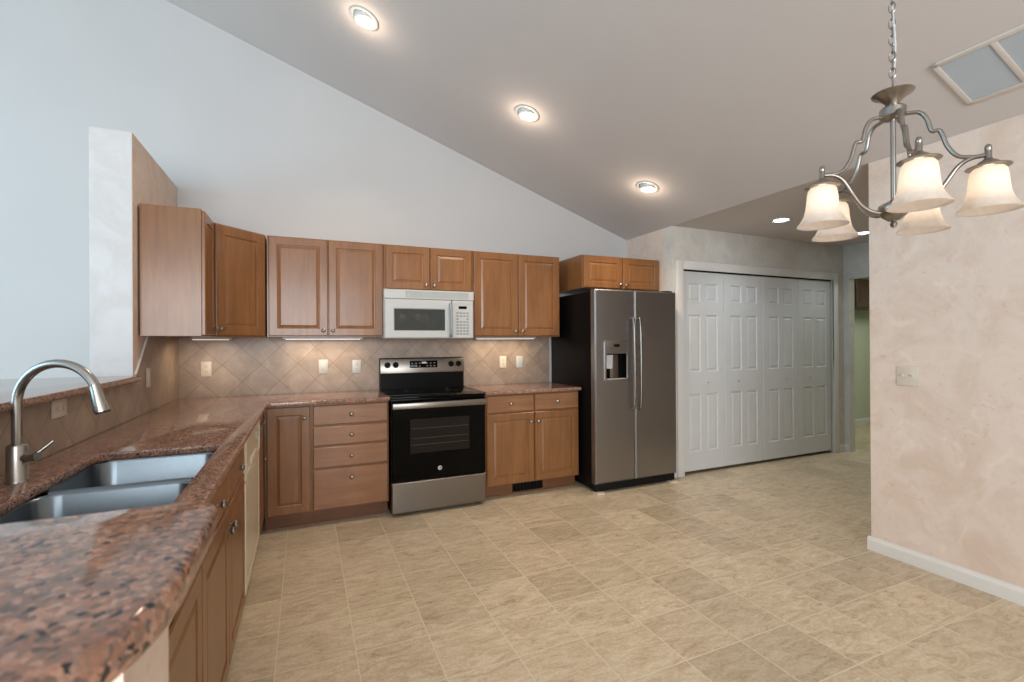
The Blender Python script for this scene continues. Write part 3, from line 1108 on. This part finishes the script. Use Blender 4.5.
for nm, par, hx in (('handle', fd, SP - 0.036), ('handle', None, SP + 0.034)):
    par = par or [c for c in t.children if c.name.startswith('refrigerator_door')][0]
    hpth = smooth_path([(hx, 0.002, 1.528), (hx, -0.020, 1.526), (hx, -0.034, 1.505), (hx, -0.042, 1.40), (hx, -0.046, 1.12), (hx, -0.042, 0.84), (hx, -0.034, 0.735), (hx, -0.020, 0.714), (hx, 0.002, 0.712)], 8)
    MB().tube(hpth, 0.0115, 12).build(nm, M['steel'], par)
MB().box(0.006, FW - 0.006, 0.030, 0.075, 0.012, 0.078, 0.004).build('base_grille', M['dark'], t, 30)
for hx in (0.03, FW - 0.13):
    MB().box(hx, hx + 0.10, 0.02, 0.14, FH - 0.014, FH + 0.012, 0.004).build('hinge_cover', M['dark'], t, 30)
for fx in (0.035, FW - 0.05):
    MB().prism([(fx - 0.03, -0.012), (fx + 0.03, -0.03), (fx + 0.045, -0.01), (fx + 0.02, 0.06), (fx - 0.03, 0.06)], 'Z', 0.0, 0.014).build('levelling_foot', M['offwhite'], t, 0)

# ------------------------------------------------------------------ outlets and switches
def plate(w, h, mat):
    return MB().box(-w / 2, w / 2, -0.006, 0, -h / 2, h / 2, 0.0025)


def fitting(name, label, cat, loc, rz, kinds, mat='offwhite', group=None, flat=False):
    """cover plate with toggles ('t') or sockets ('s'), a column each"""
    n = len(kinds)
    w = 0.070 + 0.046 * (n - 1)
    t = thing(name, label, cat, loc, rz, group)
    if flat:
        t.rotation_euler = (0, PI / 2, rz)
    plate(w, 0.116, mat).build('cover_plate', M[mat], t, 30)
    for i, k in enumerate(kinds):
        x = (i - (n - 1) / 2) * 0.046
        if k == 't':
            MB().box(x - 0.005, x + 0.005, -0.0075, -0.005, -0.012, 0.012, 0.001).build('toggle_slot', M['offwhite'], t, 0)
            MB().box(x - 0.0035, x + 0.0035, -0.017, -0.006, -0.001, 0.011, 0.001, 2).build('toggle', M[mat], t, 0)
        elif k == 'r':
            MB().box(x - 0.0165, x + 0.0165, -0.009, -0.005, -0.033, 0.033, 0.0015).build('rocker', M[mat], t, 30)
        else:
            for z in (-0.02, 0.02):
                s_ = MB().lathe([(0.0165, 0), (0.0165, 0.002), (0.0, 0.0022)], 18, Matrix.Translation((x, -0.006, z)) @ RX90).build('socket', M[mat], t)
                sl2 = MB()
                sl2.box(x - 0.0075, x - 0.0055, -0.0087, -0.008, z - 0.002, z + 0.007)
                sl2.box(x + 0.0055, x + 0.0075, -0.0087, -0.008, z - 0.002, z + 0.007)
                sl2.box(x - 0.002, x + 0.002, -0.0087, -0.008, z - 0.010, z - 0.006)
                sl2.build('slot', M['dark'], s_, 0)
    return t


YT = D - 0.008
XT = XL + 0.008
G = 'backsplash outlets and switches'
fitting('wall_outlet', 'almond outlet on the tiles under the angled corner cabinet', 'outlet', (-0.695, YT, 1.130), 0, 's', 'offwhite', G)
fitting('wall_outlet', 'off-white wall plate below the two-door cabinet, farther from the stove', 'outlet', (0.141, YT, 1.127), 0, 'r', 'white', G)
fitting('wall_outlet', 'white outlet plate on the tiles just left of the stove', 'outlet', (0.408, YT, 1.120), 0, 's', 'white', G)
fitting('wall_outlet', 'almond outlet on the tiles just right of the stove', 'outlet', (1.775, YT, 1.128), 0, 's', 'offwhite', G)
fitting('light_switch', 'white rocker switch plate nearest the refrigerator on the tiles', 'switch', (1.953, YT, 1.128), 0, 'r', 'white', G)
fitting('wall_outlet', 'almond outlet mounted sideways on the tiles, seen under the faucet arch', 'outlet', (XT, 2.363, 1.080), PI / 2, 's', 'offwhite', G, True)
fitting('wall_outlet', 'plate half hidden behind the faucet spray head', 'outlet', (XT, 2.728, 1.080), PI / 2, 's', 'offwhite', G, True)
fitting('light_switch', 'switch plate beyond the end of the granite ledge, on the partition tiles', 'switch', (XT, 3.495, 1.122), PI / 2, 'r', 'offwhite', G)
fitting('light_switch', 'beige double toggle switch plate on the sponged right-hand wall', 'switch', (XR, 1.618, 1.108), -PI / 2, 'tt', 'offwhite')

# ------------------------------------------------------------------ under cabinet lights
def strip(label, cx, cy, rz, length, power):
    t = thing('under_cabinet_light', label, 'light', (cx, cy, ZB - 0.027), rz, 'under cabinet lights')
    MB().box(-length / 2, length / 2, -0.022, 0.022, 0.012, 0.027, 0.002).build('housing', M['white'], t, 0)
    MB().box(-length / 2 + 0.02, length / 2 - 0.02, -0.018, 0.018, 0.005, 0.0125, 0.003).build('lens', M['tube'], t, 30)
    l = area('under_cabinet_glow', (0, 0, -0.004), (length - 0.06, 0.04), (math.radians(12), 0, 0), power, (1.0, 0.78, 0.52), 165)
    l.parent = t


strip('lit strip light under the two-door cabinet left of the microwave', 0.142, 4.10, 0, 0.60, 2.0)
strip('lit strip light under the two-door cabinet right of the microwave', 1.735, 4.10, 0, 0.62, 2.0)
strip('lit strip light under the angled corner cabinet', -0.62, 4.00, PI / 4, 0.30, 1.2)

# ------------------------------------------------------------------ ceiling lights
TILT = math.atan(SLOPE)


def downlight(label, loc, tilt, mat, power, col, r=0.098, eye=True):
    t = thing('ceiling_light', label, 'light', loc, 0, 'recessed ceiling lights')
    t.rotation_euler = (0, tilt, 0)
    MB().lathe([(r, 0.0), (r, -0.004), (r - 0.006, -0.008), (r - 0.022, -0.007), (r - 0.026, 0.0), (r - 0.030, 0.0)], 32).build('trim_ring', M['white'], t)
    if eye:
        # gimbal eyeball turned to hang straight down
        c = MB()
        m = Matrix.Rotation(-tilt * 0.9, 4, 'Y') @ Matrix.Translation((0, 0, 0.01))
        rr = r - 0.030
        prof = [(rr * math.cos(a), -rr * 0.72 * math.sin(a)) for a in [i * PI / 2 * 0.42 / 8 for i in range(9)]]
        c.lathe([(rr, 0.01)] + prof + [(prof[-1][0] - 0.004, prof[-1][1] + 0.004)], 28, m)
        e_ = c.build('eyeball', M['white'], t)
        z = prof[-1][1] + 0.004
        MB().lathe([(prof[-1][0] - 0.003, z), (prof[-1][0] * 0.75, z - 0.012), (0.0, z - 0.018)], 24, m).build('bulb', M[mat], e_)
        lz = -0.10
    else:
        MB().lathe([(r - 0.030, 0.0), (r - 0.034, 0.004)], 28).build('baffle', M['white'], t)
        MB().lathe([(r - 0.036, -0.001), (0.03, -0.007), (0.0, -0.008)], 28).build('lens', M[mat], t)
        lz = -0.05
    l = bpy.data.lights.new('downlight_glow', 'SPOT')
    l.energy = power
    l.color = col
    l.spot_size = math.radians(125)
    l.spot_blend = 0.9
    l.shadow_soft_size = 0.05
    o = bpy.data.objects.new('downlight_glow', l)
    COL.objects.link(o)
    o.parent = t
    o.location = (0, 0, lz)
    o.rotation_euler = (0, -tilt, 0)
    if eye:
        l = bpy.data.lights.new('bulb_glow', 'POINT')
        l.energy = 1.6
        l.color = col
        l.shadow_soft_size = 0.03
        o = bpy.data.objects.new('bulb_glow', l)
        COL.objects.link(o)
        o.parent = t
        o.location = (0, 0, -0.085)


WARM = (1.0, 0.80, 0.60)
for lab, x, y in (('recessed eyeball light highest on the sloped ceiling', 0.366, 3.212),
                  ('recessed eyeball light in the middle of the sloped ceiling', 1.538, 3.20),
                  ('recessed eyeball light lowest on the sloped ceiling, near the hall', 2.690, 3.228)):
    downlight(lab, (x, y, ceil_z(x)), TILT, 'canlens', 45, WARM)
downlight('flat recessed light in the hall ceiling in front of the closet doors', (4.054, 3.006, ZF), 0, 'cancool', 16, (0.86, 0.95, 1.0), 0.098, False)
downlight('flat recessed light at the far end of the hall ceiling', (5.341, 3.046, ZF), 0, 'cancool', 11, (0.86, 0.95, 1.0), 0.098, False)

# ------------------------------------------------------------------ ceiling vent
t = thing('ceiling_vent', 'white framed return air grille on the sloped ceiling near the right wall', 'vent', (2.729, 1.249, ceil_z(2.729)))
t.rotation_euler = (0, TILT, 0)
VW, VL = 0.358, 0.43
f = MB()
for x0, x1, y0, y1 in ((0, VW, -0.022, 0), (0, VW, -VL, -VL + 0.022), (0, 0.022, -VL, 0), (VW - 0.022, VW, -VL, 0), (0.022, VW - 0.022, -VL / 2 - 0.011, -VL / 2 + 0.011)):
    f.box(x0, x1, y0, y1, -0.012, 0.0, 0.002)
f.build('frame', M['ventframe'], t, 30)
for a, b in ((-VL / 2 + 0.011, -0.022), (-VL + 0.022, -VL / 2 - 0.011)):
    g = MB()
    n = 22
    for i in range(n):
        x = 0.024 + (VW - 0.048) * (i + 0.5) / n
        g.box(-0.005, 0.005, a, b, -0.0008, 0.0008, 0, 1, Matrix.Translation((x, 0, -0.006)) @ Matrix.Rotation(0.6, 4, 'Y'))
    g.build('louvre_panel', M['filter'], t, 0)
MB().box(0.02, VW - 0.02, -VL + 0.02, -0.02, -0.0015, -0.0005).build('filter', M['filter'], t, 0)

# ------------------------------------------------------------------ chandelier
CH = Vector((1.475, 0.761, 0))
ZS = 1.642     # rim of the shades
t = thing('chandelier', 'five-arm brushed nickel chandelier with white glass bell shades hanging on a chain', 'chandelier', (CH.x, CH.y, ZS))
RA = 0.183
zc_top = ceil_z(CH.x) - ZS
MB().lathe([(0.0, -0.012), (0.006, -0.010), (0.009, -0.002), (0.005, 0.006), (0.014, 0.008), (0.030, 0.022), (0.036, 0.042), (0.033, 0.050), (0.020, 0.057), (0.008, 0.062), (0.006, 0.07)], 24).build('bottom_finial', M['nickel'], t)
MB().lathe([(0.0065, 0.05), (0.0065, 0.29)], 14).build('centre_rod', M['nickel'], t)
MB().lathe([(0.006, 0.283), (0.022, 0.285), (0.030, 0.291), (0.030, 0.312), (0.024, 0.318), (0.014, 0.320), (0.018, 0.330), (0.032, 0.345), (0.046, 0.352), (0.048, 0.355), (0.045, 0.356), (0.022, 0.350), (0.012, 0.356), (0.011, 0.37), (0.005, 0.374), (0.0, 0.374)], 28).build('top_collar', M['nickel'], t)
# chain, cord and canopy
link_mb = None
pitch = 0.0225
zz = 0.376
k = 0
first = None
while zz < zc_top - 0.06:
    if first is None:
        lp = []
        for i in range(20):
            a = 2 * PI * i / 20
            lp.append((0.0072 * math.cos(a), 0, 0.0145 * math.sin(a)))
        first = MB().tube(lp, 0.0017, 6, True).build('chain_link', M['nickel'], t)
        o = first
    else:
        o = bpy.data.objects.new('chain_link', first.data)
        COL.objects.link(o)
        o.parent = t
    o.location = (0, 0, zz + 0.012)
    o.rotation_euler = (0, 0, 0.4 + (PI / 2 if k % 2 else 0))
    zz += pitch
    k += 1
MB().tube([(0.006 * math.sin(i * 1.1) + 0.004, 0.006 * math.cos(i * 0.9), 0.36 + (zc_top - 0.40) * i / 24) for i in range(25)], 0.0028, 6).build('cord', M['grey'], t)
cnp = MB().lathe([(0.062, 0.02), (0.062, -0.004), (0.055, -0.012), (0.02, -0.026), (0.008, -0.034), (0.008, -0.06), (0.0, -0.06)], 28, Matrix.Translation((0, 0, zc_top)) @ Matrix.Rotation(TILT * 0.0, 4, 'Y')).build('ceiling_canopy', M['nickel'], t)

KS = 0.83
SH = [(0.026, 0.128), (0.035, 0.126), (0.041, 0.118), (0.044, 0.100), (0.046, 0.075), (0.049, 0.052), (0.055, 0.032), (0.064, 0.015), (0.0725, 0.004), (0.0745, 0.0), (0.0725, 0.001), (0.068, 0.006)]
CAP = [(0.0, 0.198), (0.005, 0.197), (0.0085, 0.190), (0.0085, 0.184), (0.0075, 0.180), (0.0085, 0.178), (0.0085, 0.158), (0.012, 0.152), (0.022, 0.146), (0.030, 0.138), (0.031, 0.136), (0.051, 0.131), (0.052, 0.129), (0.050, 0.128), (0.030, 0.130), (0.0, 0.130)]
SH = [(r * KS, z * KS) for r, z in SH]
CAP = [(r * KS, z * KS) for r, z in CAP]
for i in range(5):
    ac = math.radians(244 + 72 * i + 2)
    # camera axes: x right, y forward; world = rotate by -yaw
    a = ac - YAW
    ca, sa = math.cos(a), math.sin(a)
    R = Matrix.Rotation(a, 4, 'Z')
    up = [(0.022, 0, 0.292), (0.036, 0, 0.290), (0.055, 0, 0.285), (0.069, 0, 0.265), (0.076, 0, 0.236), (0.082, 0, 0.227), (0.093, 0, 0.226), (0.099, 0, 0.214), (0.109, 0, 0.180), (0.128, 0, 0.150), (0.155, 0, 0.140), (RA - 0.004, 0, 0.139)]
    arm = MB().tube(smooth_path([tuple(R @ Vector(p)) for p in up], 5), 0.0052, 8).build('upper_arm', M['nickel'], t, 60)
    lo = [(0.024, 0, 0.030), (0.050, 0, 0.032), (0.080, 0, 0.050), (0.105, 0, 0.086), (0.128, 0, 0.122), (0.152, 0, 0.137), (RA - 0.004, 0, 0.138)]
    MB().tube(smooth_path([tuple(R @ Vector(p)) for p in lo], 5), 0.0052, 8).build('lower_arm', M['nickel'], t, 60)
    P = Vector((RA * ca, RA * sa, 0))
    T = Matrix.Translation(P)
    cap = MB().lathe(CAP, 24).build('shade_holder', M['nickel'], t)
    cap.location = P
    sh = MB().lathe(SH, 36).build('glass_shade', M['shade'], t, 80)
    sh.location = P
    bulb = MB().lathe([(0.0, 0.024), (0.010, 0.026), (0.018, 0.034), (0.020, 0.048), (0.017, 0.064), (0.010, 0.076), (0.009, 0.106), (0.0, 0.106)], 18).build('bulb', M['bulb'], t)
    bulb.location = P
    l = bpy.data.lights.new('bulb_glow', 'POINT')
    l.energy = 0.5
    l.color = (1.0, 0.78, 0.55)
    l.shadow_soft_size = 0.024
    lo_ = bpy.data.objects.new('bulb_glow', l)
    COL.objects.link(lo_)
    lo_.parent = t
    lo_.location = P + Vector((0, 0, 0.048))
    
# ------------------------------------------------------------------ cabinet seen through the hall opening
t = thing('wall_cabinet', 'dark stained wall cabinet on the green wall of the room past the hall', 'cabinet', (7.262, 4.25, 1.79), 0)
carcass(t, 0.90, 0.30, 0, 0.42, False, 'woodd')
face(t, 0.90, 0, 0.42, [], 'woodd')
door(t, 0.012, 0.447, 0.008, 0.412, (0.415, 0.05), 0.06, 'woodd')
door(t, 0.453, 0.888, 0.008, 0.412, (0.485, 0.05), 0.06, 'woodd')
